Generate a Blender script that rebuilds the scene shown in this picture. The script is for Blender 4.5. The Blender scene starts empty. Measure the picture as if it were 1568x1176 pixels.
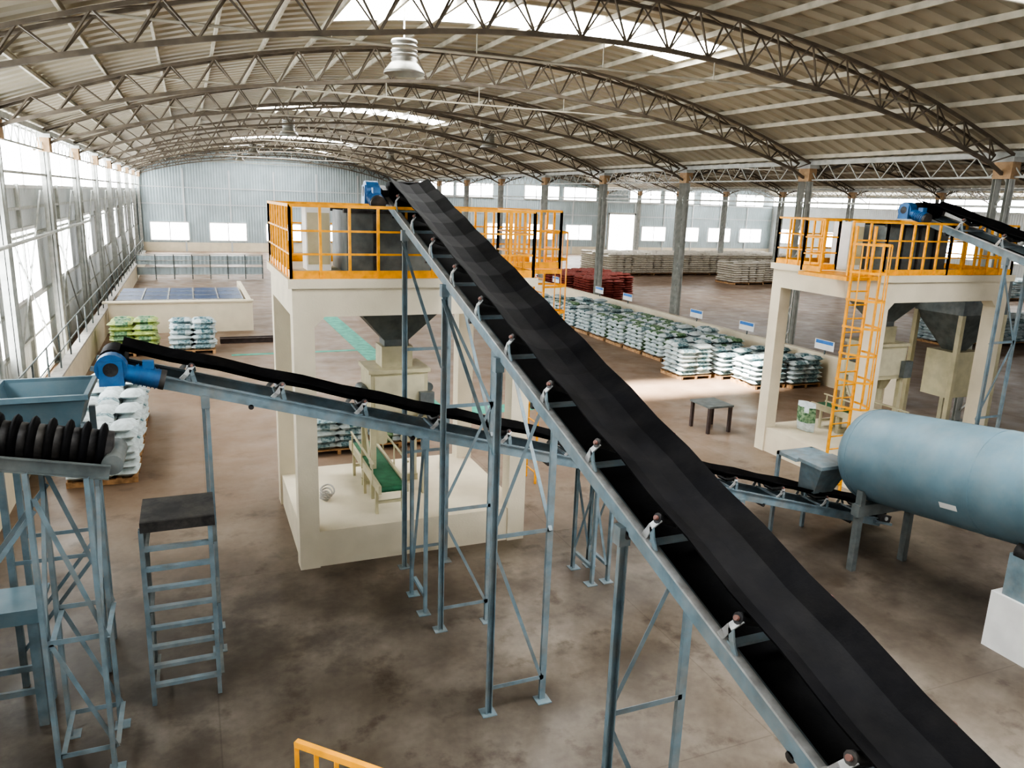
import bpy, math, random
from mathutils import Vector, Matrix
random.seed(7)
# ------------------------------------------------------------------ materials
MATS={}
def mat(name,col,rough=.6,metal=0,var=.12,scale=3.0,bump=0.0,bscale=20,col2=None,spec=.5,dust=0,dustcol=(.42,.38,.32)):
    if name in MATS: return MATS[name]
    m=bpy.data.materials.new(name); m.use_nodes=True
    nt=m.node_tree; b=nt.nodes['Principled BSDF']
    b.inputs['Roughness'].default_value=rough; b.inputs['Metallic'].default_value=metal
    b.inputs['Specular IOR Level'].default_value=spec
    tc=nt.nodes.new('ShaderNodeTexCoord')
    n=nt.nodes.new('ShaderNodeTexNoise'); n.inputs['Scale'].default_value=scale; n.inputs['Detail'].default_value=6
    nt.links.new(tc.outputs['Object'],n.inputs['Vector'])
    r=nt.nodes.new('ShaderNodeValToRGB')
    c1=[max(0,c*(1-var)) for c in col]; c2=list(col2) if col2 else [min(1,c*(1+var)) for c in col]
    r.color_ramp.elements[0].color=(*c1,1); r.color_ramp.elements[1].color=(*c2,1)
    r.color_ramp.elements[0].position=.35; r.color_ramp.elements[1].position=.65
    nt.links.new(n.outputs['Fac'],r.inputs['Fac']); out=r.outputs['Color']
    if dust:
        n3=nt.nodes.new('ShaderNodeTexNoise'); n3.inputs['Scale'].default_value=2.3; n3.inputs['Detail'].default_value=9; n3.inputs['Roughness'].default_value=.7
        nt.links.new(tc.outputs['Object'],n3.inputs['Vector'])
        r3=nt.nodes.new('ShaderNodeMapRange'); r3.inputs['From Min'].default_value=.42; r3.inputs['From Max'].default_value=.72; r3.inputs['To Max'].default_value=dust
        nt.links.new(n3.outputs['Fac'],r3.inputs['Value'])
        mx=nt.nodes.new('ShaderNodeMixRGB'); nt.links.new(r3.outputs[0],mx.inputs[0]); nt.links.new(out,mx.inputs[1]); mx.inputs[2].default_value=(*dustcol,1); out=mx.outputs[0]
    nt.links.new(out,b.inputs['Base Color'])
    if bump>0:
        n2=nt.nodes.new('ShaderNodeTexNoise'); n2.inputs['Scale'].default_value=bscale
        bp=nt.nodes.new('ShaderNodeBump'); bp.inputs['Strength'].default_value=bump; bp.inputs['Distance'].default_value=.02
        nt.links.new(tc.outputs['Object'],n2.inputs['Vector']); nt.links.new(n2.outputs['Fac'],bp.inputs['Height'])
        nt.links.new(bp.outputs['Normal'],b.inputs['Normal'])
    MATS[name]=m; return m
blue=mat('blue_grey_paint',(.16,.225,.26),.55,.1,.2,5,dust=.6,dustcol=(.27,.24,.20))
rail_s=mat('worn_steel_edge',(.42,.44,.44),.45,.3,.25,8,dust=.5,dustcol=(.30,.24,.2))
belt=mat('black_rubber',(.006,.006,.007),.6,0,.35,3,.05,60,spec=.07,dust=.02)
dark=mat('dark_steel',(.025,.025,.027),.5,.3,.3,6,dust=.2)
motor=mat('motor_blue',(.015,.11,.28),.4,.1,.2,6,dust=.15)
orange=mat('orange_paint',(.82,.36,.015),.45,0,.15,8)
cream=mat('cream_plaster',(.68,.61,.47),.85,0,.06,1.5,.15,30)
beige=mat('beige_machine_paint',(.48,.44,.29),.5,0,.1,4,dust=.3)
galv=mat('grey_steel',(.12,.14,.14),.5,.2,.2,5,dust=.2)
lampm=mat('lamp_aluminium',(.33,.33,.30),.4,.4,.1,5)
colm=mat('column_paint',(.46,.47,.44),.6,.1,.15,4)
rust=mat('primer_rust',(.42,.28,.16),.7,0,.2,6)
trussm=mat('truss_paint',(.15,.125,.095),.6,.1,.2,3)
purl=mat('purlin_paint',(.46,.43,.35),.6,.1,.15,3)
tank=mat('tank_blue',(.13,.205,.245),.48,.05,.10,2,.05,6,spec=.35,dust=.25,dustcol=(.3,.3,.28))
white=mat('white_paint',(.72,.72,.70),.6,0,.06,3)
green=mat('green_belt',(.03,.14,.07),.6,0,.2,6)
linegreen=mat('floor_line_green',(.08,.38,.28),.6,0,.25,3)
wood=mat('pallet_wood',(.40,.24,.12),.8,0,.3,8)
red=mat('tomato_sack',(.35,.10,.08),.7,0,.2,6)
legm=mat('table_leg_dark',(.07,.05,.045),.6,0,.2,6)
sackw=mat('woven_sack_white',(.54,.61,.62),.65,0,.15,9)
sackt=mat('sack_print_teal',(.05,.22,.27),.6,0,.5,14,col2=(.42,.52,.54))
sackg=mat('sack_print_green',(.04,.21,.09),.6,0,.5,14,col2=(.30,.42,.26))
sackb=mat('woven_sack_beige',(.64,.60,.52),.75,0,.12,8)
sacky=mat('sack_print_pale_green',(.38,.46,.16),.6,0,.3,14)
solar=mat('panel_navy',(.03,.07,.18),.3,.2,.3,4)
signb=mat('sign_blue',(.05,.2,.55),.5)
conc=mat('concrete',(.42,.40,.36),.85,0,.15,3,.2,20)
rollc=mat('roller_end_cap',(.20,.10,.08),.6)

def emis(name,col,s,through=0):
    m=bpy.data.materials.new(name); m.use_nodes=True; nt=m.node_tree; nt.nodes.clear()
    o=nt.nodes.new('ShaderNodeOutputMaterial'); e=nt.nodes.new('ShaderNodeEmission')
    e.inputs[0].default_value=(*col,1); e.inputs[1].default_value=s
    if through:
        t=nt.nodes.new('ShaderNodeBsdfTransparent'); mx=nt.nodes.new('ShaderNodeMixShader'); mx.inputs[0].default_value=1-through
        nt.links.new(t.outputs[0],mx.inputs[1]); nt.links.new(e.outputs[0],mx.inputs[2]); nt.links.new(mx.outputs[0],o.inputs[0])
    else: nt.links.new(e.outputs[0],o.inputs[0])
    return m
daylight=emis('frosted_daylight_pane',(.95,.98,1.0),15.0)
skyl=emis('frp_skylight_sheet',(.98,.99,1.0),22.0)
skylc=emis('frp_skylight_clear',(.98,.99,1.0),60.0,.7)

def floor_mat():
    m=bpy.data.materials.new('stained_concrete_floor'); m.use_nodes=True; nt=m.node_tree; L=nt.links
    b=nt.nodes['Principled BSDF']; N=nt.nodes.new
    g=N('ShaderNodeNewGeometry')
    def noise(s,d=6,rough=.55):
        n=N('ShaderNodeTexNoise'); n.inputs['Scale'].default_value=s; n.inputs['Detail'].default_value=d; n.inputs['Roughness'].default_value=rough
        L.new(g.outputs['Position'],n.inputs['Vector']); return n
    def ramp(src,a,b_,ca,cb):
        r=N('ShaderNodeValToRGB'); r.color_ramp.elements[0].position=a; r.color_ramp.elements[1].position=b_
        r.color_ramp.elements[0].color=(*ca,1); r.color_ramp.elements[1].color=(*cb,1); L.new(src,r.inputs['Fac']); return r
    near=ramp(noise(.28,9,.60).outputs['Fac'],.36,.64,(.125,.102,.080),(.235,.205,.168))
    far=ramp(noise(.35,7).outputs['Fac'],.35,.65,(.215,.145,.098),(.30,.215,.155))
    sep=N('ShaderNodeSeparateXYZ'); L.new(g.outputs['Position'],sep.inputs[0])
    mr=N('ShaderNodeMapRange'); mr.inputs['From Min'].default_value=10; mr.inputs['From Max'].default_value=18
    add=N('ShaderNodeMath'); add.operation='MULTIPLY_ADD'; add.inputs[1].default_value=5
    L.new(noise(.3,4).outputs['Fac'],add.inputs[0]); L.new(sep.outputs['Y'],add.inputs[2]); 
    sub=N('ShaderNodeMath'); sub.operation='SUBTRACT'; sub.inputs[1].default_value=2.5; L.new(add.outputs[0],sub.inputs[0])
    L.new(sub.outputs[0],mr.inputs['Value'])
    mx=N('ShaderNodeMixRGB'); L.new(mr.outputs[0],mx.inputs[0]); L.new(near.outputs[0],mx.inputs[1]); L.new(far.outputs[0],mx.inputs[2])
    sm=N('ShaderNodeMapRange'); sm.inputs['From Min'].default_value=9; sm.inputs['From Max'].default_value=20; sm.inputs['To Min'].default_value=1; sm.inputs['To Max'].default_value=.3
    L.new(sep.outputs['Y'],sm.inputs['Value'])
    col=mx.outputs[0]
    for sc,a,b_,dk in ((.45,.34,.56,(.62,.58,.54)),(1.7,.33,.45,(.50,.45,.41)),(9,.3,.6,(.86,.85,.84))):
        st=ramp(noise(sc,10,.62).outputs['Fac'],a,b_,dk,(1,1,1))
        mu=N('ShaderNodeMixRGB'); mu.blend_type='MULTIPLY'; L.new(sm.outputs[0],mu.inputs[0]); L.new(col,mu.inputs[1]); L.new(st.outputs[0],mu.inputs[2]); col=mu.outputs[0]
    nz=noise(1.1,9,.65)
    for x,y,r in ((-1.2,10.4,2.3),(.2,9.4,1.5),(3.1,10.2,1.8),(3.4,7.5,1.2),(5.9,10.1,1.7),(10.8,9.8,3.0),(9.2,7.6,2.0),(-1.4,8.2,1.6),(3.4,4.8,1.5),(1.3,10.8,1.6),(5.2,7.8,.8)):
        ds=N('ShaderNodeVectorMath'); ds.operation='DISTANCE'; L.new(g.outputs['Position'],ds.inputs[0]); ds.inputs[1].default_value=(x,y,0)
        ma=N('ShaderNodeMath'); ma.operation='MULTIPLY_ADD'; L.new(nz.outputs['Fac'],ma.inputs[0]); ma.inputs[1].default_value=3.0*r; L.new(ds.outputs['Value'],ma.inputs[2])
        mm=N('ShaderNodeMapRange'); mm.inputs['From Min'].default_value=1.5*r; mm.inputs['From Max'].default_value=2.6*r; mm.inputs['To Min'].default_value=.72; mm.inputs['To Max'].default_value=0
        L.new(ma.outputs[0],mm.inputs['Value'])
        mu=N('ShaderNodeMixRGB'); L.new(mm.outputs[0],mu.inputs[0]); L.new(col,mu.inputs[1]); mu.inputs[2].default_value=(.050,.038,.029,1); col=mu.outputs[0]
    br=N('ShaderNodeTexBrick'); br.offset=0; br.inputs['Scale'].default_value=1; br.inputs['Brick Width'].default_value=6; br.inputs['Row Height'].default_value=6; br.inputs['Mortar Size'].default_value=.01
    br.inputs['Color1'].default_value=(1,1,1,1); br.inputs['Color2'].default_value=(1,1,1,1); br.inputs['Mortar'].default_value=(.6,.57,.53,1)
    L.new(g.outputs['Position'],br.inputs['Vector'])
    mj=N('ShaderNodeMixRGB'); mj.blend_type='MULTIPLY'; mj.inputs[0].default_value=.5; L.new(col,mj.inputs[1]); L.new(br.outputs['Color'],mj.inputs[2])
    L.new(mj.outputs[0],b.inputs['Base Color'])
    rr=ramp(noise(1.3).outputs['Fac'],.3,.7,(.34,)*3,(.58,)*3); L.new(rr.outputs[0],b.inputs['Roughness'])
    return m
def sheet_mat(name,col,axis,scale,strength=.5,rough=.5,metal=.05,var=.08):
    m=mat(name,col,rough,metal,var,.8); nt=m.node_tree; b=nt.nodes['Principled BSDF']
    g=nt.nodes.new('ShaderNodeNewGeometry'); w=nt.nodes.new('ShaderNodeTexWave'); w.bands_direction=axis; w.inputs['Scale'].default_value=scale
    bp=nt.nodes.new('ShaderNodeBump'); bp.inputs['Strength'].default_value=strength; bp.inputs['Distance'].default_value=.05
    nt.links.new(g.outputs['Position'],w.inputs['Vector']); nt.links.new(w.outputs['Fac'],bp.inputs['Height']); nt.links.new(bp.outputs['Normal'],b.inputs['Normal'])
    return m
wallm=sheet_mat('corrugated_wall_pale_blue',(.36,.43,.45),'X',1.2)
wallmy=sheet_mat('corrugated_wall_side',(.52,.55,.55),'Y',1.2)
roofm=mat('roof_sheet',(.42,.38,.29),.42,.2,.14,.25)

# ------------------------------------------------------------------ mesh builder
class MB:
    def __init__(s): s.v=[]; s.f=[]; s.m=[]; s.mats=[]; s.smooth=[]
    def mi(s,m):
        if m not in s.mats: s.mats.append(m)
        return s.mats.index(m)
    def add(s,vs,fs,m,smooth=False):
        o=len(s.v); k=s.mi(m); s.v+= [tuple(v) for v in vs]
        for f in fs: s.f.append([i+o for i in f]); s.m.append(k); s.smooth.append(smooth)
    def box(s,a,b,m):
        x0,y0,z0=a; x1,y1,z1=b
        vs=[(x0,y0,z0),(x1,y0,z0),(x1,y1,z0),(x0,y1,z0),(x0,y0,z1),(x1,y0,z1),(x1,y1,z1),(x0,y1,z1)]
        s.add(vs,[(0,3,2,1),(4,5,6,7),(0,1,5,4),(1,2,6,5),(2,3,7,6),(3,0,4,7)],m)
    def frus(s,c0,h0,c1,h1,m,caps=True):
        vs=[]
        for c,h in ((c0,h0),(c1,h1)):
            for sx,sy in ((-1,-1),(1,-1),(1,1),(-1,1)): vs.append((c[0]+sx*h[0],c[1]+sy*h[1],c[2]))
        fs=[(0,1,5,4),(1,2,6,5),(2,3,7,6),(3,0,4,7)]
        if caps: fs+=[(0,3,2,1),(4,5,6,7)]
        s.add(vs,fs,m)
    def frame(s,p,q,up):
        p=Vector(p);q=Vector(q); d=(q-p).normalized(); up=Vector(up)
        if abs(d.dot(up))>.98: up=Vector((1,0,0)) if abs(d.x)<.9 else Vector((0,1,0))
        r=d.cross(up).normalized(); u=r.cross(d).normalized(); return p,q,r,u
    def sweep(s,prof,p,q,m,up=(0,0,1),smooth=False):
        p,q,r,u=s.frame(p,q,up); n=len(prof)
        vs=[p+r*a+u*b for a,b in prof]+[q+r*a+u*b for a,b in prof]
        fs=[(i,(i+1)%n,n+(i+1)%n,n+i) for i in range(n)]
        s.add(vs,fs,m,smooth); s.add(vs,[tuple(range(n))[::-1],tuple(range(n,2*n))],m)
    def beam(s,p,q,w,h,m,up=(0,0,1)):
        s.sweep([(-w/2,-h/2),(w/2,-h/2),(w/2,h/2),(-w/2,h/2)],p,q,m,up)
    def ang(s,p,q,w,m,up=(0,1,0),t=.008,sx=1,sy=1):
        s.sweep([(0,0),(sx*w,0),(sx*w,sy*t),(sx*t,sy*t),(sx*t,sy*w),(0,sy*w)],p,q,m,up)
    def chan(s,p,q,w,h,m,up=(0,0,1),t=.01,side=1):
        a=side*w
        s.sweep([(0,-h/2),(a,-h/2),(a,-h/2+t),(side*t,-h/2+t),(side*t,h/2-t),(a,h/2-t),(a,h/2),(0,h/2)],p,q,m,up)
    def cyl(s,p,q,r,m,n=12,r2=None):
        p,q,rr,u=s.frame(p,q,(0,0,1)); r2=r if r2 is None else r2
        c=[(math.cos(2*math.pi*i/n),math.sin(2*math.pi*i/n)) for i in range(n)]
        vs=[p+(rr*a+u*b)*r for a,b in c]+[q+(rr*a+u*b)*r2 for a,b in c]
        s.add(vs,[(i,(i+1)%n,n+(i+1)%n,n+i) for i in range(n)],m,True)
        s.add(vs,[tuple(range(n))[::-1],tuple(range(n,2*n))],m)
    def rev(s,prof,p,d,m,n=32):
        p=Vector(p); d=Vector(d).normalized(); p2,q2,rr,u=s.frame(p,p+d,(0,0,1)); vs=[]
        for r,t in prof:
            for i in range(n):
                a=2*math.pi*i/n; vs.append(p+d*t+(rr*math.cos(a)+u*math.sin(a))*r)
        fs=[]
        for k in range(len(prof)-1):
            for i in range(n): fs.append((k*n+i,k*n+(i+1)%n,(k+1)*n+(i+1)%n,(k+1)*n+i))
        s.add(vs,fs,m,True)
    def tube(s,pts,r,m,n=8):
        for a,b in zip(pts[:-1],pts[1:]): s.cyl(a,b,r,m,n)
    def mesh(s,name):
        me=bpy.data.meshes.new(name); me.from_pydata(s.v,[],s.f)
        for m in s.mats: me.materials.append(m)
        me.polygons.foreach_set('material_index',s.m); me.polygons.foreach_set('use_smooth',s.smooth)
        me.update(); return me
    def obj(s,name,loc=(0,0,0)):
        o=bpy.data.objects.new(name,s.mesh(name)); o.location=loc; bpy.context.collection.objects.link(o); return o
def inst(name,me,loc,rz=0,sc=(1,1,1)):
    o=bpy.data.objects.new(name,me); o.location=loc; o.rotation_euler=(0,0,rz); o.scale=sc
    bpy.context.collection.objects.link(o); return o

# ------------------------------------------------------------------ building
XL,XM,XR,XE=-4.6,21.0,46.6,72.2; YB=84.0; YF=-12.0; HW=12.8; K=.01558; ZR=10.35
def arc(d): return ZR-K*d*d
BAY=7.6; BY=[-7.6+BAY*i for i in range(13)]
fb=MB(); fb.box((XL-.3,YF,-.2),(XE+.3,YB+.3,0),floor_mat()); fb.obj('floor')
SKY=[(17.7,19.6),(41.6,43.4),(65.6,67.4),(79,80.4)]; SKYX=(-4.4,4.4)
FILL_SKY=[(-6.2,-4.0),(3.5,6.0)]  # extra skylights above the view, added to brighten the near floor
xs=[-HW+2*HW*i/32 for i in range(33)]
ys=[]; y=YF
while y<YB:
    for o,z in ((0,0),(.28,0),(.34,.07),(.54,.07)): ys.append((y+o,z))
    y+=.6
ys.append((YB+.1,0))
def roof_mesh(holes):
    rb=MB()
    vs=[(x,y,arc(x)+z) for y,z in ys for x in xs]; fs=[]
    for j in range(len(ys)-1):
        ym=(ys[j][0]+ys[j+1][0])/2
        hole=any(a<ym<b for a,b in holes)
        for i in range(32):
            xm=(xs[i]+xs[i+1])/2
            if hole and SKYX[0]<xm<SKYX[1]: continue
            fs.append((j*33+i,j*33+i+1,(j+1)*33+i+1,(j+1)*33+i))
    rb.add(vs,fs,roofm); return rb.mesh('roof_sheeting')
rme1=roof_mesh(SKY+FILL_SKY); rme2=roof_mesh(SKY[1:])
def sky_mesh(lst,first):
    sb=MB(); xx=[x for x in xs if SKYX[0]-.9<x<SKYX[1]+.9]
    for k,(a,b) in enumerate(lst):
        n=len(xx); vs=[(x,y,arc(x)-.01) for y in (a-.2,b+.2) for x in xx]
        sb.add(vs,[(i,i+1,n+i+1,n+i) for i in range(n-1)],skylc if (k==0 and first) else skyl)
    return sb.mesh('skylight_sheets')
sk1=sky_mesh(SKY+FILL_SKY,True); sk2=sky_mesh(SKY[1:],False)
pb=MB()
for i in range(21):
    x=-12.4+24.8*i/20; z=arc(x)-.07
    pb.chan((x,YF,z),(x,YB,z),.06,.13,purl)
pme=pb.mesh('purlins')
tb=MB(); NT=24; DY=.28; DZ=.85
def tp(i,y): d=-HW+.2+(2*HW-.4)*i/NT; return (d,y,arc(d)-.2)
def bp_(i): 
    d=-HW+.2+(2*HW-.4)*(i+.5)/NT; return (d,0,arc(d)-.2-DZ*min(1,.45+ .9*(1-abs(d)/HW)))
for i in range(NT):
    for s_ in (-DY,DY):
        tb.beam(tp(i,s_),tp(i+1,s_),.07,.07,trussm)
        tb.beam(tp(i,s_),bp_(i),.035,.035,trussm); tb.beam(tp(i+1,s_),bp_(i),.035,.035,trussm)
    tb.beam(tp(i,-DY),tp(i+1,DY),.03,.03,trussm)
    if i<NT-1: tb.beam(bp_(i),bp_(i+1),.09,.09,trussm)
tb.beam(bp_(0),(-HW,0,7.1),.08,.08,trussm); tb.beam(bp_(NT-1),(HW,0,7.1),.08,.08,trussm)
tb.cyl((-9.6,0,8.75),(9.6,0,8.75),.028,purl,6)
for d in (-5.6,-2.8,0,2.8,5.6): tb.cyl((d,0,8.75),(d,0,arc(d)-1.0),.014,purl,5)
tme=tb.mesh('roof_truss')
for h,xc in enumerate((8.2,33.8,59.4)):
    inst('ceiling',rme1 if h==0 else rme2,(xc,0,0)); inst('skylight',sk1 if h==0 else sk2,(xc,0,0)); inst('roof_purlins',pme,(xc,0,0))
    for k,y in enumerate(BY): inst('roof_truss',tme,(xc,y,0))
cb=MB()
for s_ in (-.2,.2):
    cb.chan((0,s_,0),(0,s_,7.6),.16,.1,colm,up=(0,1,0)); cb.chan((-.02,s_,0),(-.02,s_,7.6),.10,.1,colm,up=(0,1,0),side=-1)
for i in range(14):
    z=.3+i*.5; a,b=(-.2,.2) if i%2 else (.2,-.2)
    cb.beam((0,a,z),(0,b,z+.5),.05,.012,colm,up=(1,0,0))
cb.box((-.3,-.38,0),(.3,.38,.05),galv); cb.box((-.22,-.32,7.5),(.22,.32,7.62),colm)
cb.box((-.17,-.27,7.05),(.17,.27,7.5),rust)
cme=cb.mesh('steel_column')
for x in (XL+.35,XM,XR):
    for y in BY: inst('steel_column',cme,(x,y,0))
eb=MB()
for x in (XL+.3,XM,XR):
    eb.beam((x,YF,7.7),(x,YB,7.7),.16,.16,colm); eb.beam((x,YF,6.3),(x,YB,6.3),.07,.07,colm)
    for a,b in zip(BY[:-1],BY[1:]):
        n=8
        for i in range(n):
            y0=a+(b-a)*i/n; y1=a+(b-a)*(i+1)/n
            eb.beam((x,y0,7.66),(x,(y0+y1)/2,7.1),.03,.03,colm); eb.beam((x,(y0+y1)/2,7.1),(x,y1,7.66),.03,.03,colm)
        eb.beam((x,a,7.1),(x,b,7.1),.05,.05,colm)
eb.obj('eaves_lattice_girder')
wl=MB(); wl.box((XL-.15,YF,0),(XL,YB,5.9),wallmy); wl.box((XL-.15,YF,7.7),(XL,YB,7.95),wallmy)
for z in (1.5,2.6,4.5,5.3): wl.box((XL,YF,z-.04),(XL+.08,YB,z+.04),colm)
for y in BY[2:-1]:
    wl.beam((XL+.12,y+.3,.3),(XL+.12,y+BAY-.3,5.8),.05,.05,colm); wl.beam((XL+.12,y+BAY-.3,.3),(XL+.12,y+.3,5.8),.05,.05,colm)
    wl.box((XL,y+BAY/2-.06,0),(XL+.1,y+BAY/2+.06,6),colm)
wl.obj('wall_left')
wn=0
def win(a,b,axis,div,frame=white):
    global wn; wn+=1
    m=MB(); m.box(a,b,daylight); x0,y0,z0=a; x1,y1,z1=b; t=.05
    for z in (z0,z1): m.box((x0-t,y0-t,z-t),(x1+t,y1+t,z+t),frame)
    for i in range(div+1):
        if axis=='x': y=y0+(y1-y0)*i/div; m.box((x0-t,y-t,z0),(x1+t,y+t,z1),frame)
        else: x=x0+(x1-x0)*i/div; m.box((x-t,y0-t,z0),(x+t,y1+t,z1),frame)
    m.obj('window_%d'%wn)
win((XL-.08,YF,5.92),(XL-.02,YB,7.68),'x',24)
for y in BY[4:]: win((XL+.0,y+1.2,2.7),(XL+.04,y+6.0,4.7),'x',3)
win((XL+.0,20.0,1.6),(XL+.04,22.6,5.2),'x',2); win((XL+.0,26.8,.1),(XL+.04,29.6,2.6),'x',2)
wb=MB()
for xc in (8.2,33.8,59.4):
    for i in range(32):
        x0,x1=xs[i],xs[i+1]
        vs=[(xc+x0,YB,0),(xc+x1,YB,0),(xc+x1,YB,arc(x1)),(xc+x0,YB,arc(x0))]; vs+=[(a,YB+.15,c) for a,b,c in vs]
        wb.add(vs,[(0,1,2,3),(7,6,5,4),(3,2,6,7)],wallm)
wb.box((XL,YB-.06,.0),(XE,YB,.9),cream)
for x in [XL+4.27*i for i in range(19)]: wb.box((x-.08,YB-.1,0),(x+.08,YB-.01,8),wallmy)
for z in (4.6,6.2): wb.box((XL,YB-.07,z-.05),(XE,YB-.01,z+.05),wallmy)
wb.obj('wall_back')
for x in (-3.5,1.9,7.3,12.7,26,31.5,36.5,41.5,52,57,62,67):
    z0=1.1 if x<20 else 1.7
    win((x,YB-.14,z0),(x+3.5,YB-.1,z0+1.75),'y',2)
for x in (23,27.7,36,41,50,55,60.4,66): win((x,YB-.14,6.3),(x+4.4,YB-.1,7.8),'y',3)
d=MB(); d.box((47.3,YB-.2,0),(50.8,YB-.12,4.8),daylight)
for x in (47.2,50.9): d.box((x-.12,YB-.3,0),(x+.12,YB-.1,5),colm)
d.box((47.1,YB-.3,4.8),(51.0,YB-.1,5.05),colm); d.obj('door_1')
wr=MB(); wr.box((XE,YF,0),(XE+.15,YB,6.4),wallmy); wr.box((XE,YF,7.7),(XE+.15,YB,8),wallmy); wr.obj('wall_right')
win((XE-.02,YF,6.42),(XE+.04,YB,7.68),'x',24)
for y in range(30,80,8): win((XE-.1,y,1.8),(XE-.06,y+4,3.6),'x',3)
lw=MB(); lw.box((XM-.45,17,0),(XM-.3,52,1.05),cream); lw.box((XM-.48,17,1.05),(XM-.27,52,1.1),cream)
for y in (20,24.2,27.6,33.5,36.5,42): 
    lw.box((XM-.5,y,1.25),(XM-.48,y+.9,1.6),white); lw.box((XM-.51,y+.05,1.46),(XM-.5,y+.85,1.58),signb); lw.box((XM-.48,y+.4,1.05),(XM-.45,y+.45,1.3),galv)
lw.obj('low_partition_wall')
lw=MB(); lw.box((-3.3,35.6,0),(2.2,35.85,1.3),cream); lw.box((2.2,35.6,0),(2.4,44,1.3),cream); lw.box((-3.5,35.5,1.3),(2.45,35.95,1.36),cream); lw.obj('tank_enclosure_wall')
lw=MB(); lw.box((-3.6,14,0),(-3.4,70,1.0),cream); lw.box((-3.65,14,1.0),(-3.35,70,1.06),conc)
for y in range(14,70,2): lw.cyl((-3.5,y,1),(-3.5,y,2.0),.025,galv,6)
for z in (1.5,2.0): lw.cyl((-3.5,14,z),(-3.5,70,z),.02,galv,6)
lw.obj('low_boundary_wall')
sp=MB()
for i in range(5):
    for j in range(3):
        x=-3.1+i*1.05; y=37+j*1.5; sp.box((x,y,1.18),(x+.96,y+1.38,1.26),solar); sp.box((x-.04,y-.06,1.14),(x+1.02,y,1.27),rail_s)
        sp.box((x+.96,y,1.16),(x+1.02,y+1.4,1.27),rail_s)
for x in (-3,-1,1,2): 
    for y in (37.1,41): sp.box((x-.04,y-.04,0),(x+.04,y+.04,1.15),galv)
sp.obj('solar_panel_rack')
fe=MB()
for i in range(8):
    x=-3.4+i*1.15; fe.box((x-.03,57.5,0),(x+.03,57.56,1.7),galv)
for z in (.3,.8,1.25,1.65): fe.box((-3.4,57.5,z),(4.7,57.54,z+.05),colm)
fe.box((-3.4,57.55,.35),(4.7,57.57,.8),wallm); fe.box((-3.4,57.55,1.0),(4.7,57.57,1.6),wallm); fe.obj('sheet_fence')
sbm=MB()
for y in (32.6,32.95): 
    sbm.box((.9,y,0),(3.2,y+.14,.03),legm); sbm.box((.9,y+.055,.03),(3.2,y+.085,.17),legm); sbm.box((.9,y,.17),(3.2,y+.14,.2),legm)
sbm.obj('stored_steel_beam')
ln=MB(); ln.box((5.9,20.8,.002),(6.65,60,.006),linegreen); ln.box((5.9,20.0,.002),(12,20.8,.006),linegreen); ln.box((1.2,30,.002),(5.9,30.3,.006),linegreen); ln.obj('floor_marking')
lb=MB(); prof=[(.02,1.5),(.02,.85),(.10,.85),(.12,.82),(.28,.82),(.30,.78)]
for k in range(4):
    z=.76-k*.09; prof+=[(.30,z),(.27,z-.02),(.27,z-.05),(.30,z-.07)]
prof+=[(.28,.36),(.34,.30),(.45,.16),(.47,.10),(.45,.10),(.3,.3),(.0,.32)]
lb.rev(prof,(0,0,0),(0,0,1),lampm,24); lme=lb.mesh('high_bay_lamp')
for x,y in ((4.7,18.1),(4.7,40),(4.7,62),(4.7,78),(15,62),(15,40),(28,29),(40,29),(28,45),(40,50)):
    inst('high_bay_lamp',lme,(x,y,8.6))

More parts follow.
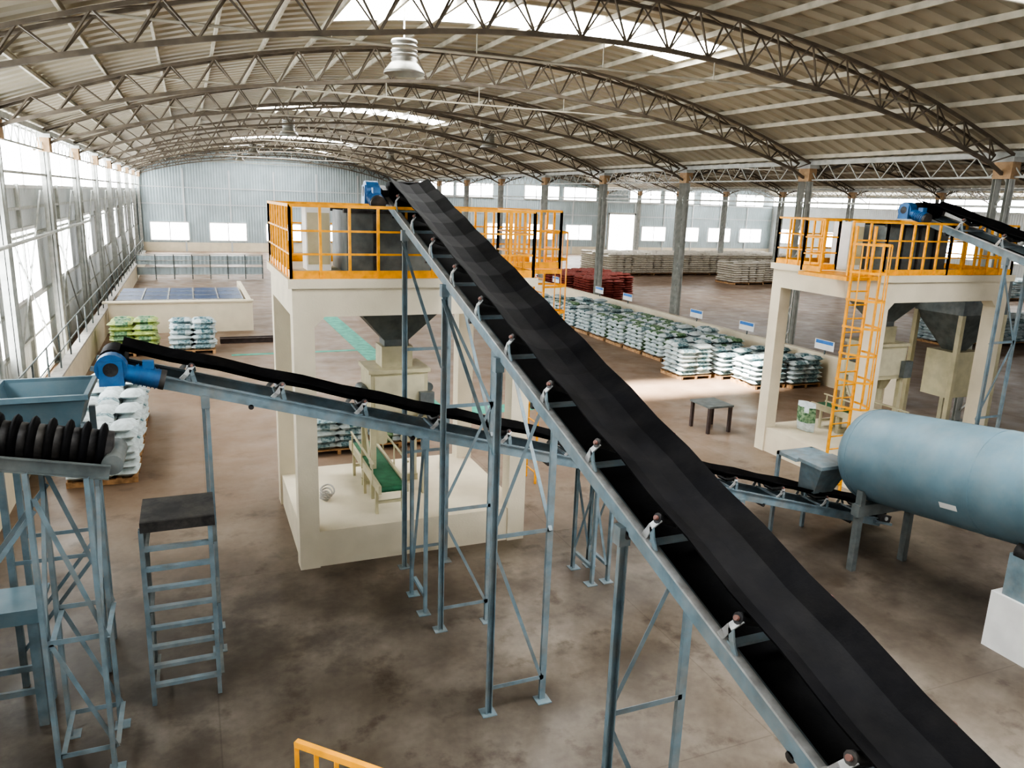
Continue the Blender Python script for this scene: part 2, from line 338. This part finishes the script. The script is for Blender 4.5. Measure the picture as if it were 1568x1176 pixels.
# ------------------------------------------------------------------ conveyors
def conveyor(name,T,Hd,wid,legs,idler=1.0,stringer=rail_s,motor_side=-1,bh=.24):
    T=Vector(T);Hd=Vector(Hd); d=(Hd-T); Lg=d.length; d.normalize()
    hz=Vector((d.x,d.y,0)).normalized(); r=hz.cross(Vector((0,0,1))).normalized(); u=r.cross(d).normalized()
    m=MB(); W=wid/2
    P=lambda t,a,b: T+d*t+r*a+u*b
    for s_ in (-1,1):
        m.chan(P(0,s_*W,-.07),P(Lg,s_*W,-.07),.055,.15,blue,up=u,side=-s_)
        m.beam(P(0,s_*W,.01),P(Lg,s_*W,.01),.06,.018,stringer,up=u)
    bw=W-.03
    prof=[(-bw,.085),(-bw*.5,.0),(0,-.02),(bw*.5,.0),(bw,.085)]
    n=int(Lg/(idler/2)); vs=[]
    for k in range(n+1):
        t=.05+(Lg-.1)*k/n; sag=-.02 if k%2 else 0
        for a,b in prof: vs.append(P(t,a,bh+b+sag))
        for a,b in prof: vs.append(P(t,a,bh+b+sag-.014))
    fs=[]
    for k in range(n):
        for i in range(4):
            fs.append((k*10+i,k*10+i+1,(k+1)*10+i+1,(k+1)*10+i)); fs.append((k*10+5+i,(k+1)*10+5+i,(k+1)*10+6+i,k*10+6+i))
        fs.append((k*10,(k+1)*10,(k+1)*10+5,k*10+5)); fs.append((k*10+4,k*10+9,(k+1)*10+9,(k+1)*10+4))
    m.add(vs,fs,belt,False)
    m.beam(P(0,0,-.11),P(Lg,0,-.11),2*bw-.08,.014,belt,up=u)
    R=(bh+.11)/2
    for t in (0,Lg):
        c=P(t,0,bh-R); m.cyl(c-r*(bw-.02),c+r*(bw-.02),R,belt,24); m.cyl(c-r*(W+.1),c+r*(W+.1),.04,rail_s,12)
        for s_ in (-1,1):
            cc=c+r*s_*(W+.03); m.beam(cc-d*.14,cc+d*.14,.09,.13,dark,up=u); m.beam(cc-d*.25-u*.10,cc+d*.2-u*.10,.06,.05,blue,up=u)
    k=0; t=.5
    while t<Lg-.3:
        m.beam(P(t,-W,.02),P(t,W,.02),.05,.03,blue,up=u)
        for s_ in (-1,1):
            pts=[P(t+.08,s_*(W+.01),.02),P(t+.04,s_*(W+.03),.09),P(t+.01,s_*(W+.03),.17),P(t-.02,s_*(W-.01),bh+.02)]
            for a,b in zip(pts[:-1],pts[1:]): m.beam(a,b,.012,.055,rail_s,up=hz)
            pts=[P(t-.08,s_*(W+.01),.02),P(t-.04,s_*(W+.03),.10),P(t,s_*(W+.03),.17)]
            for a,b in zip(pts[:-1],pts[1:]): m.beam(a,b,.012,.05,blue,up=hz)
            m.cyl(P(t,s_*W*.38,bh-.075),P(t,s_*(W+.01),bh+.01),.04,dark,10)
            m.cyl(P(t,s_*(W+.01),bh+.01),P(t,s_*(W+.03),bh+.02),.018,rollc,8)
        m.cyl(P(t,-W*.36,bh-.085),P(t,W*.36,bh-.085),.04,dark,10)
        if k%2==0: m.cyl(P(t+.3,-W,-.16),P(t+.3,W,-.16),.035,dark,10)
        t+=idler; k+=1
    for t,sep,br in legs:
        tops=[]
        for s_ in (-1,1):
            for q in ((-sep/2,sep/2) if sep else (0,)):
                top=P(t+q,s_*W,-.14); bot=Vector((top.x,top.y,0))
                m.chan(bot,top,.045,.075,blue,up=r,side=s_); m.box((bot.x-.09,bot.y-.09,0),(bot.x+.09,bot.y+.09,.012),blue)
                m.box((top.x-.05,top.y-.05,top.z-.14),(top.x+.05,top.y+.05,top.z+.02),blue)
                tops.append((s_,q,top,bot))
        zt=tops[0][2].z
        A=[x for x in tops if x[1]<=0]
        nb=max(1,round(zt/1.9)); zz=[.3+(zt-.45)*i/nb for i in range(nb+1)]
        for grp in ([A] if not sep else [A,[x for x in tops if x[1]>0]]):
            a=grp[0][3]; b=grp[1][3]
            for i,z in enumerate(zz[:-1]):
                m.ang(a+Vector((0,0,z)),b+Vector((0,0,z)),.05,blue)
                e0,e1=(a,b) if i%2 else (b,a)
                if br: m.ang(e0+Vector((0,0,z)),e1+Vector((0,0,zz[i+1])),.04,blue)
        if sep:
            for s_ in (-1,1):
                g=[x[3] for x in tops if x[0]==s_]
                for i,z in enumerate(zz[:-1]): m.ang(g[0]+Vector((0,0,z)),g[1]+Vector((0,0,zz[i+1])),.04,blue)
    c=P(Lg-.02,motor_side*(W+.14),bh-R)
    m.cyl(c,c+r*motor_side*.10,.13,motor,16)
    g=c+r*motor_side*.10
    m.cyl(g-r*.10,g+r*.10,.17,motor,20)
    m.frus((g.x,g.y,g.z-.19),(.13,.13),(g.x,g.y,g.z+.10),(.12,.12),motor)
    m.cyl(g+r*motor_side*.10,g+r*motor_side*.13,.08,dark,16)
    back=g-d*.12-u*.02
    m.cyl(back,back-d*.12,.10,motor,16); m.cyl(back-d*.12,back-d*.40,.115,motor,20)
    for i in range(6): m.cyl(back-d*(.14+i*.045),back-d*(.15+i*.045),.128,motor,20)
    m.cyl(back-d*.40,back-d*.46,.12,dark,20); tb_=back-d*.25+u*.13; m.box((tb_.x-.06,tb_.y-.06,tb_.z-.03),(tb_.x+.06,tb_.y+.06,tb_.z+.06),motor)
    return m.obj(name)
def zm(y): return 3.69+.29*(y-4.75)
sl=math.sqrt(1+.29**2)
def tm(y,y0=-5.5): return (y-y0)*sl
conveyor('inclined_belt_conveyor',(3.35,-5.5,zm(-5.5)),(3.35,12.75,zm(12.75)),.72,[(tm(-2),0,True),(tm(1.5),0,True),(tm(4.75),0,True),(tm(7.47),0,True),(tm(9.42),0,True),(tm(11.45),0,False)],idler=.98)
conveyor('inclined_belt_conveyor',(15.35,-2,zm(-2)),(15.35,12.85,zm(12.85)),.72,[(tm(2,-2),0,True),(tm(6,-2),0,True),(tm(10.5,-2),0,True)],idler=.98)
sb=MB()
for (y0,y1) in ((7.47,9.42),(9.42,11.45)):
    sb.ang((3.72,y0,zm(y0)-2.2),(3.72,y1,zm(y1)-.3),.045,blue)
    sb.ang((2.98,y0,zm(y0)-1.2),(2.98,y1,zm(y1)-.3),.045,blue)
sb.obj('conveyor_strut_bracing')
s2=math.sqrt(1+.282**2)
def zl(x): return 3.67-.282*x
conveyor('transfer_belt_conveyor',(12.0,10.26,zl(12.0)),(-.95,10.26,zl(-.95)),.6,[((12-8.6)*s2,.0,True),((12-5.87)*s2,.30,True),((12-2.93)*s2,.0,True),((12-.1)*s2,0,False)],idler=1.1,motor_side=-1,bh=.2,stringer=blue)

# ------------------------------------------------------------------ platforms
def railing(m,pts,z,h=1.08,sp=.42,mt=orange):
    for a,b in zip(pts[:-1],pts[1:]):
        a=Vector((*a,z)); b=Vector((*b,z)); L=(b-a).length; n=max(1,round(L/sp))
        for i in range(n+1):
            p=a.lerp(b,i/n); m.beam(p,p+Vector((0,0,h)),.04,.04,mt)
        for zz,w in ((h,.045),(h*.66,.03),(h*.34,.03)):
            m.beam(a+Vector((0,0,zz)),b+Vector((0,0,zz)),w,w,mt)
        m.beam(a+Vector((0,0,.06)),b+Vector((0,0,.06)),.012,.12,mt)
def ladder(m,p,q,w,dirv,z0,z1,cage=True,mt=orange):
    c=Vector((p[0],p[1],0)); dv=Vector((dirv[0],dirv[1],0)); nv=Vector((q[0],q[1],0))
    for s_ in (-1,1): m.beam(c+dv*s_*w/2+Vector((0,0,z0)),c+dv*s_*w/2+Vector((0,0,z1+1.0)),.055,.035,mt)
    z=z0+.25
    while z<z1: m.cyl(c-dv*w/2+Vector((0,0,z)),c+dv*w/2+Vector((0,0,z)),.016,mt,8); z+=.28
    if cage:
        z=z0+2.1; hs=[]
        while z<z1+1.0:
            pts=[]
            for i in range(9):
                a=math.pi*i/8; pts.append(c+dv*math.cos(a)*w*.62+nv*math.sin(a)*.62+Vector((0,0,z)))
            for a,b in zip(pts[:-1],pts[1:]): m.beam(a,b,.01,.045,mt)
            hs.append(pts); z+=.55
        for i in (1,3,4,5,7): m.beam(hs[0][i],hs[-1][i],.03,.01,mt)
def platform(name,x0,left_ladder):
    x1=x0+3.96; y0,y1=11.9,15.15; D=4.75; c=.32
    m=MB()
    for x in (x0,x1-c):
        for y in (y0,y1-c): m.box((x,y,0),(x+c,y+c,D-.58),cream)
    m.box((x0,y0,D-.58),(x1,y0+.3,D-.14),cream); m.box((x0,y1-.3,D-.58),(x1,y1,D-.14),cream)
    m.box((x0,y0+.3,D-.58),(x0+.3,y1-.3,D-.14),cream); m.box((x1-.3,y0+.3,D-.58),(x1,y1-.3,D-.14),cream)
    cx=x0+1.95; cy=13.5
    m.box((x0-.06,y0-.06,D-.14),(cx-.95,y1+.06,D),cream); m.box((cx+.95,y0-.06,D-.14),(x1+.06,y1+.06,D),cream)
    m.box((cx-.95,y0-.06,D-.14),(cx+.95,cy-.7,D),cream); m.box((cx-.95,cy+.7,D-.14),(cx+.95,y1+.06,D),cream)
    for x,sx in ((x0+c,1),(x1-c,-1)):
        m.add([(x,y0+.01,D-.58),(x+sx*.16,y0+.01,D-.58),(x,y0+.01,D-.74),(x,y0+.3,D-.58),(x+sx*.16,y0+.3,D-.58),(x,y0+.3,D-.74)],[(0,1,2) if sx<0 else (0,2,1),(5,4,3),(1,4,5,2)],cream)
    m.box((x0+.04,y0+.04,0),(x1-.04,y1-.04,.62),cream)
    m.obj(name)
    r=MB(); e=.03
    if left_ladder:
        railing(r,[(x0+1.9,y0+e),(x1,y0+e),(x1,y1-e),(x0,y1-e),(x0,y0+1.3)],D)
        railing(r,[(x0,y0+1.3),(x0-.95,y0+1.3)],D); railing(r,[(x0-.95,y0+.0),(x0,y0),(x0+1.9,y0+e)],D)
        railing(r,[(x0-.95,y0+1.3),(x0-.95,y0+.75)],D)
        r.box((x0-.98,y0-.02,D-.1),(x0-.06,y0+1.35,D-.02),orange)
        ladder(r,(x0-.72,y0-.12),(0,-1),.5,(1,0),0,D)
    else:
        railing(r,[(x0,y1-e),(x0,y0+e),(x1,y0+e)],D); railing(r,[(x0,y1-e),(x1+1.3,y1-e)],D)
        railing(r,[(x1,y0+e),(x1,y0+1.7),(x1+1.3,y0+1.7),(x1+1.3,y1-.9)],D)
        r.box((x1+.06,y0+1.65,D-.1),(x1+1.33,y1,D-.02),orange)
        ladder(r,(x1+1.35,y1-.5),(1,0),.5,(0,1),0,D)
    r.obj('orange_guard_railing')
    b=MB()
    b.box((cx-.95,cy-.7,D+.0),(cx+.95,cy-.66,D+1.0),galv); b.box((cx-.95,cy+.66,D),(cx+.95,cy+.7,D+1.0),galv)
    b.box((cx-.95,cy-.66,D),(cx-.91,cy+.66,D+1.0),galv); b.box((cx+.91,cy-.66,D),(cx+.95,cy+.66,D+1.0),galv)
    b.box((cx-1.0,cy-.75,D+.97),(cx+1.0,cy-.64,D+1.03),dark); b.box((cx-1.0,cy+.64,D+.97),(cx+1.0,cy+.75,D+1.03),dark)
    for k in (-.5,0,.5): b.box((cx+k-.02,cy-.75,D),(cx+k+.02,cy-.7,D+1.0),dark)
    b.frus((cx,cy,D-.45),(.93,.66),(cx,cy,D),(.93,.66),galv,False)
    b.frus((cx,cy,3.48),(.2,.18),(cx,cy,D-.45),(.93,.66),galv); b.box((cx-.22,cy-.2,3.40),(cx+.22,cy+.2,3.52),galv)
    b.obj('steel_feed_hopper')
    w=MB(); w.box((x0+.42,13.3,D),(x0+.82,13.8,D+1.05),white); w.box((x0+.44,13.28,D+.1),(x0+.80,13.3,D+.95),beige); w.obj('electrical_cabinet')
    g=MB()
    g.box((cx-.28,cy-.25,3.0),(cx+.28,cy+.25,3.40),beige); g.box((cx-.52,cy-.42,2.15),(cx+.52,cy+.42,3.0),beige)
    g.box((cx-.45,cy-.44,2.25),(cx+.45,cy-.42,2.9),mat('beige_panel',(.53,.49,.35),.45))
    g.box((cx-.56,cy-.46,2.95),(cx+.56,cy+.46,3.02),beige)
    for sx in (-1,1):
        for sy in (-1,1): g.box((cx+sx*.48-.05,cy+sy*.38-.05,.62),(cx+sx*.48+.05,cy+sy*.38+.05,2.2),beige)
        g.frus((cx+sx*.24,cy,1.85),(.1,.12),(cx+sx*.24,cy,2.15),(.18,.22),beige); g.cyl((cx+sx*.24,cy,1.85),(cx+sx*.24,cy,1.55),.11,beige,16)
        g.cyl((cx+sx*.6,cy-.2,2.6),(cx+sx*.6,cy+.15,2.6),.09,galv,14)
    g.box((cx-.55,cy+.32,.62),(cx+.55,cy+.4,.75),beige); g.beam((cx-.48,cy-.38,.8),(cx-.48,cy+.38,2.0),.04,.04,beige)
    g.box((cx+.35,cy-.58,2.2),(cx+.6,cy-.45,2.6),galv)
    g.obj('bagging_machine')
    q=MB(); bx=x0+1.6; z=1.2
    q.box((bx-.2,12.15,z-.02),(bx+.2,14.7,z),green); q.box((bx-.26,12.1,z-.12),(bx-.21,14.75,z+.03),beige); q.box((bx+.21,12.1,z-.12),(bx+.26,14.75,z+.03),beige)
    for y in (12.15,14.7): q.cyl((bx-.24,y,z-.05),(bx+.24,y,z-.05),.05,green,14)
    for y in (12.4,13.4,14.4):
        for sx in (-.23,.23): q.box((bx+sx-.025,y-.03,.62),(bx+sx+.025,y+.03,z-.1),beige)
        q.box((bx-.23,y-.02,.8),(bx+.23,y+.02,.85),beige)
    for sx in (-.3,.3): q.beam((bx+sx,12.3,z+.35),(bx+sx,14.3,z+.35),.03,.03,beige)
    for y in (12.4,13.3,14.2):
        for sx in (-.3,.3): q.beam((bx+sx,y,z-.05),(bx+sx,y,z+.35),.025,.025,beige)
    q.obj('bag_belt_conveyor')
platform('concrete_platform',1.37,False)
platform('concrete_platform',13.25,True)
b=MB(); b.box((17.6,13.2,3.6),(19.2,14.6,4.6),galv); b.frus((18.4,13.9,2.6),(.2,.2),(18.4,13.9,3.6),(.8,.7),galv)
for x in (17.65,19.15):
    for y in (13.25,14.55): b.box((x-.06,y-.06,0),(x+.06,y+.06,3.6),beige)
b.box((17.9,13.5,1.4),(18.9,14.3,2.6),beige); b.obj('weighing_hopper')

# ------------------------------------------------------------------ drum
dr=MB(); A=Vector((10.82,9.45,1.9)); Bq=Vector((10.95,2.0,2.82)); dd=(Bq-A).normalized(); Ld=(Bq-A).length
R=.80
dr.rev([(0,-.20),(.30,-.185),(.52,-.13),(.67,-.06),(.75,.03),(.79,.10),(R,.18),(R,1.2),(R,2.4),(R,3.6),(R,5.0),(R,6.2),(R,Ld-.1)],A,dd,tank,72)
dr.rev([(R,Ld-.1),(R-.1,Ld+.05),(0,Ld+.2)],A,dd,tank,72)
for t in (.18,2.4,5.0):
    for q0,q1 in (((R-.01,t),(R+.006,t)),((R+.006,t),(R+.006,t+.03)),((R+.006,t+.03),(R-.01,t+.03))): dr.rev([q0,q1],A,dd,tank,72)
c=A+dd*2.1; n=Vector((-.78,0,-.35)).normalized(); n=(n-dd*n.dot(dd)).normalized(); t2=n.cross(dd)
p=c+n*(R+.012)
dr.add([p+dd*a+t2*b for a,b in ((-.14,-.05),(.14,-.05),(.14,.05),(-.14,.05))],[(0,1,2,3)],white)
for t in (.5,3.25,6.4):
    c=A+dd*t
    if t<1:
        for sx in (-.6,.6): dr.box((c.x+sx-.05,c.y-.06,0),(c.x+sx+.05,c.y+.06,c.z-.50),galv)
        dr.box((c.x-.7,c.y-.08,c.z-.95),(c.x+.7,c.y+.08,c.z-.75),galv)
    else:
        dr.box((c.x-.62,c.y-.32,0),(c.x+.75,c.y+.32,.85),white)
        for sx in (-.45,.45): dr.cyl((c.x+sx,c.y-.15,c.z-.79),(c.x+sx,c.y+.15,c.z-.79),.13,dark,16); dr.box((c.x+sx-.12,c.y-.2,.85),(c.x+sx+.12,c.y+.2,c.z-.82),blue)
dr.obj('rotary_drum')
ch=MB(); ch.frus((10.45,10.2,1.0),(.22,.2),(10.40,9.95,1.60),(.36,.26),blue); ch.box((10.0,9.66,1.58),(10.8,10.24,1.64),blue)
for x in (9.98,10.75): ch.box((x-.03,10.68,0),(x+.03,10.74,1.62),blue)
ch.box((9.95,10.24,1.56),(10.78,10.74,1.62),blue)
ch.obj('discharge_chute')

# ------------------------------------------------------------------ left equipment
st=MB(); x0,x1=-.68,.05
st.box((x0-.03,8.97,2.30),(x1+.03,9.72,2.34),dark); st.box((x0-.03,8.95,2.22),(x1+.03,8.98,2.34),dark)
for x in (x0,x1):
    st.chan((x,9.0,0),(x,9.0,2.25),.05,.08,blue,up=(0,1,0)); st.chan((x,9.68,0),(x,9.68,2.25),.05,.08,galv,up=(0,1,0))
    for z in (.25,1.2,2.0): st.ang((x,9.0,z),(x,9.68,z),.04,galv)
    st.ang((x,9.0,.3),(x,9.68,1.2),.04,galv)
for i in range(8): st.beam((x0,9.0,.25+i*.25),(x1,9.0,.25+i*.25),.07,.045,blue)
st.obj('steel_access_ladder')
lc=MB()
yc=8.35; a=Vector((-.85,yc,3.42)); b_=Vector((-4.1,yc,4.07)); dv=(b_-a).normalized(); L=(b_-a).length
uv=Vector((-dv.z,0,dv.x)); uv=uv if uv.z>0 else -uv
for s_ in (-1,1): lc.chan(a+Vector((0,s_*.34,-.12)),b_+Vector((0,s_*.34,-.12)),.05,.14,galv,side=s_)
lc.rev([(.0,-.02),(.19,0),(.19,L),(0,L)],a,dv,dark,20)
t=.05
while t<L:
    lc.rev([(.18,t),(.245,t+.02),(.265,t+.045),(.245,t+.07),(.18,t+.09)],a,dv,belt,24); t+=.15
lc.beam(a-uv*.2,b_-uv*.2,.52,.05,galv)
lc.cyl(a+Vector((.02,-.30,-.07)),a+Vector((.02,.30,-.07)),.10,galv,18)
for x in (-1.03,-1.53,-3.4):
    for y in (7.98,8.72):
        z=a.z+(x-a.x)*dv.z/dv.x-.18; lc.chan((x,y,0),(x,y,z),.045,.08,blue,up=(0,1,0)); lc.box((x-.08,y-.08,0),(x+.08,y+.08,.012),blue)
for y in (7.98,8.72):
    for z0,z1 in ((.25,1.55),(1.55,3.1)):
        lc.ang((-1.53,y,z0),(-1.03,y,z0),.055,blue); lc.ang((-1.53,y,z1),(-1.03,y,z0),.045,blue)
    lc.ang((-1.53,y,3.0),(-3.4,y,.4),.045,blue)
for x in (-1.03,-1.53):
    for z0 in (.3,1.55): lc.ang((x,7.98,z0),(x,8.72,z0),.05,blue)
    lc.ang((x,7.98,1.6),(x,8.72,3.0),.04,blue)
lc.obj('cleated_belt_conveyor')
hp=MB(); hx=-1.72; hp.frus((hx,10.3,3.2),(.38,.36),(hx,10.3,3.62),(.5,.48),tank,caps=False); hp.frus((hx,10.3,2.7),(.15,.15),(hx,10.3,3.2),(.38,.36),tank,caps=False)
for aa,bb in (((-.53,-.5),(-.48,.5)),((.48,-.5),(.53,.5)),((-.53,-.53),(.53,-.48)),((-.53,.48),(.53,.53))):
    hp.box((hx+aa[0],10.3+aa[1],3.6),(hx+bb[0],10.3+bb[1],3.66),tank)
for x in (hx-.45,hx+.45):
    for y in (9.9,10.7): hp.box((x-.035,y-.035,0),(x+.035,y+.035,3.3),blue)
for y in (9.9,10.7): hp.ang((hx-.45,y,1.6),(hx+.45,y,1.6),.05,blue); hp.ang((hx-.45,y,.4),(hx+.45,y,1.6),.045,blue)
hp.obj('receiving_hopper')
tbm=MB(); tbm.box((-3.2,9.0,1.42),(-1.75,9.6,1.47),tank); tbm.box((-3.2,8.98,1.3),(-1.75,9.0,1.47),tank)
for x in (-3.1,-1.85):
    for y in (9.05,9.55): tbm.box((x-.05,y-.05,0),(x+.05,y+.05,1.42),blue)
for y in (9.05,9.55): tbm.box((-3.1,y-.02,.4),(-1.85,y+.02,.47),blue)
tbm.obj('steel_work_table')
pp=MB(); pp.tube([(-4.1,18,0),(-4.1,18,1.9),(-4.0,18,2.05),(-3.75,18,2.12)],.09,colm,14); pp.tube([(-4.1,20,0),(-4.1,20,4.5),(-4.1,40,4.5)],.05,colm,10); pp.obj('grey_pipework')

# foreground landing
fr=MB()
def rl(a,b,n):
    a=Vector(a); b=Vector(b)
    fr.beam(a,b,.022,.026,orange); fr.beam(a-Vector((0,0,.95)),b-Vector((0,0,.95)),.03,.03,orange)
    for i in range(n+1):
        p=a.lerp(b,i/n); fr.beam(p,p-Vector((0,0,1.0)),.016,.016,orange)
rl((.26,2.58,4.0),(1.9,.95,4.0),26); rl((-.14,2.55,4.01),(-1.9,2.0,3.9),22)
fr.box((-1.9,-1.2,2.9),(2.0,1.0,3.0),galv)
fr.add([(-.14,2.58,2.9),(.28,2.6,2.9),(1.95,1.0,2.9),(-1.9,1.0,2.9),(-1.9,2.02,2.9),(-.14,2.58,3),(.28,2.6,3),(1.95,1.0,3),(-1.9,1.0,3),(-1.9,2.02,3)],[(4,3,2,1,0),(5,6,7,8,9),(0,1,6,5),(1,2,7,6),(4,0,5,9)],galv)
for x,y in ((-1.8,-1.1),(1.9,-1.1),(-1.8,.9),(1.9,.9)): fr.beam((x,y,0),(x,y,2.9),.1,.1,blue)
fr.obj('access_landing')

# ------------------------------------------------------------------ sacks
def pillow(m,c,L,W,H,rz,mt,pr):
    nu,nv=6,4; ca,sa=math.cos(rz),math.sin(rz); vt=[];vb=[]
    for j in range(nv+1):
        for i in range(nu+1):
            u=-1+2*i/nu; v=-1+2*j/nv
            k=(1-abs(u)**4)**.6*(1-abs(v)**3)**.6
            x=u*L/2*(1-.06*abs(v)**2); y=v*W/2*(1-.08*abs(u)**2)
            z=H/2*k*(1+random.uniform(-.08,.08))
            X=c[0]+x*ca-y*sa; Y=c[1]+x*sa+y*ca
            vt.append((X,Y,c[2]+z)); vb.append((X,Y,c[2]-z))
    f1=[];f2=[];n=nu+1
    for j in range(nv):
        for i in range(nu):
            q=(j*n+i,j*n+i+1,(j+1)*n+i+1,(j+1)*n+i)
            (f2 if (pr and (2<=i<=3 or (i in (1,4) and random.random()<.6))) else f1).append(q)
    m.add(vt,f1,mt,True)
    if f2: m.add(vt,f2,pr,True); m.add(vb,[q[::-1] for q in f2],pr,True)
    m.add(vb,[q[::-1] for q in f1],mt,True)
def stack(layers,mt,prints,seed,nx=2,ny=3):
    random.seed(seed); m=MB(); L,W,H=.68,.46,.18
    sx=nx*.62; sy=ny*.42
    for k in range(5): y=-sy/2+.05+(sy-.1)*k/4; m.box((-sx/2,y-.05,.10),(sx/2,y+.05,.125),wood)
    for x in (-sx/2+.05,0,sx/2-.05): m.box((x-.04,-sy/2,.0),(x+.04,sy/2,.10),wood)
    for l in range(layers):
        z=.125+.075+l*.15
        for i in range(nx):
            for j in range(ny):
                if l==layers-1 and random.random()<.25: continue
                x=(i-(nx-1)/2)*.62+random.uniform(-.04,.04); y=(j-(ny-1)/2)*.42+random.uniform(-.03,.03)
                pillow(m,(x,y,z),L,W,H,random.uniform(-.12,.12),mt,random.choice(prints))
    return m.mesh('sack_stack')
V=[stack(6,sackw,[sackt,sackt,sackt,None],1),stack(6,sackw,[sackg,sackt,sackg],2),stack(7,sackw,[None,sackt,sackt],3)]
Vg=stack(6,sacky,[sackg,sackg,sackg,None],4); Vb=stack(9,sackb,[None],5,4,5); Vr=stack(9,red,[None,None],6,4,5); Vw=stack(8,sackw,[None,sackt],8,4,5)
Vl=stack(7,sackw,[None,sackt,None,None],9)
random.seed(3)
def put(me,x,y,rz=0,sc=1.0): inst('palletised_sack_stack',me,(x,y,0),rz,(sc,sc,sc))
for j in range(9):
    for i in range(2):
        y=24.4+j*1.55; put(V[(1 if 1<j<5 else (j+i)%3)],17.6+i*1.5,y,random.choice((0,math.pi)),1.05)
for x,y in ((16.5,22.9),(18.0,22.6),(18.2,21.0),(19.6,20.8),(19.6,22.4)): put(V[2 if x<17 else 0],x,y,0,1.05)
for k in range(4): put(Vl,-1.95,17.6+k*1.4,math.pi/2,1.05)
put(Vg,-2.1,31.4,0,1.25); put(V[0],-.1,31.4,0,1.25); put(V[0],3.0,18.2); put(V[1],4.5,18.3)
for x,y in ((23.6,46),(26.3,46),(23.6,48.5),(26.3,48.6),(24,43.5)): put(Vr,x,y,0,1.0)
for i in range(7):
    for j in range(2): put(Vb,35+i*3.0,60+j*3,0,1.25)
for i in range(5): put(Vb,42+i*3.2,52+ (i%2)*.4,0,1.2)
for i in range(5): put(Vw,48+i*2.8,40,0,1.1)
for i in range(4): put(Vw,34+i*2.7,26-i*.3,0,1.0)
t=MB(); t.box((12.7,16.4,.72),(13.5,17.3,.77),galv)
for x in (12.76,13.44):
    for y in (16.46,17.24): t.box((x-.04,y-.04,0),(x+.04,y+.04,.72),legm)
t.obj('work_table')
sk=MB(); pillow(sk,(0,0,0),.80,.5,.24,0,sackw,sackg); ob=sk.obj('standing_sack'); ob.rotation_euler=(0,math.radians(84),.3); ob.location=(13.95,14.2,1.03)
hc=MB()
for k in range(4):
    rr_=.13+.035*k
    pts=[(1.98+.02*k+rr_*math.cos(a)*.5,13.3+rr_*math.sin(a),.66+.05*k+.02*math.sin(2*a)) for a in [2*math.pi*i/16 for i in range(17)]]
    hc.tube(pts,.016,conc,6)
hc.obj('hose_coil')

# ------------------------------------------------------------------ light, world, camera
w=bpy.data.worlds.new('World'); bpy.context.scene.world=w; w.use_nodes=True
bg=w.node_tree.nodes['Background']; bg.inputs[0].default_value=(.95,.97,1,1); bg.inputs[1].default_value=1.15
s=bpy.data.lights.new('sun','SUN'); s.energy=75; s.angle=math.radians(5); s.color=(1,.96,.88); so=bpy.data.objects.new('sun',s)
so.rotation_euler=Vector((6.6,2.7,-10.2)).to_track_quat('-Z','Y').to_euler(); so.location=(0,0,30); bpy.context.collection.objects.link(so)

th=math.radians(13.4); ps=math.radians(22.8); ro=math.radians(2.0)
r0=Vector((math.cos(ps),-math.sin(ps),0)); fw=Vector((math.sin(ps)*math.cos(th),math.cos(ps)*math.cos(th),-math.sin(th))); u0=r0.cross(fw)
rr=r0*math.cos(ro)+u0*math.sin(ro); uu=-r0*math.sin(ro)+u0*math.cos(ro)
cam=bpy.data.cameras.new('camera'); co=bpy.data.objects.new('camera',cam); bpy.context.collection.objects.link(co)
M=Matrix((( rr.x,uu.x,-fw.x,0),(rr.y,uu.y,-fw.y,0),(rr.z,uu.z,-fw.z,6.0),(0,0,0,1))); co.matrix_world=M
cam.sensor_width=36; cam.lens=27.0; cam.clip_end=400; cam.clip_start=.05
bpy.context.scene.camera=co
vs_=bpy.context.scene.view_settings
vs_.view_transform='AgX'; vs_.look='AgX - High Contrast'; vs_.exposure=-0.25
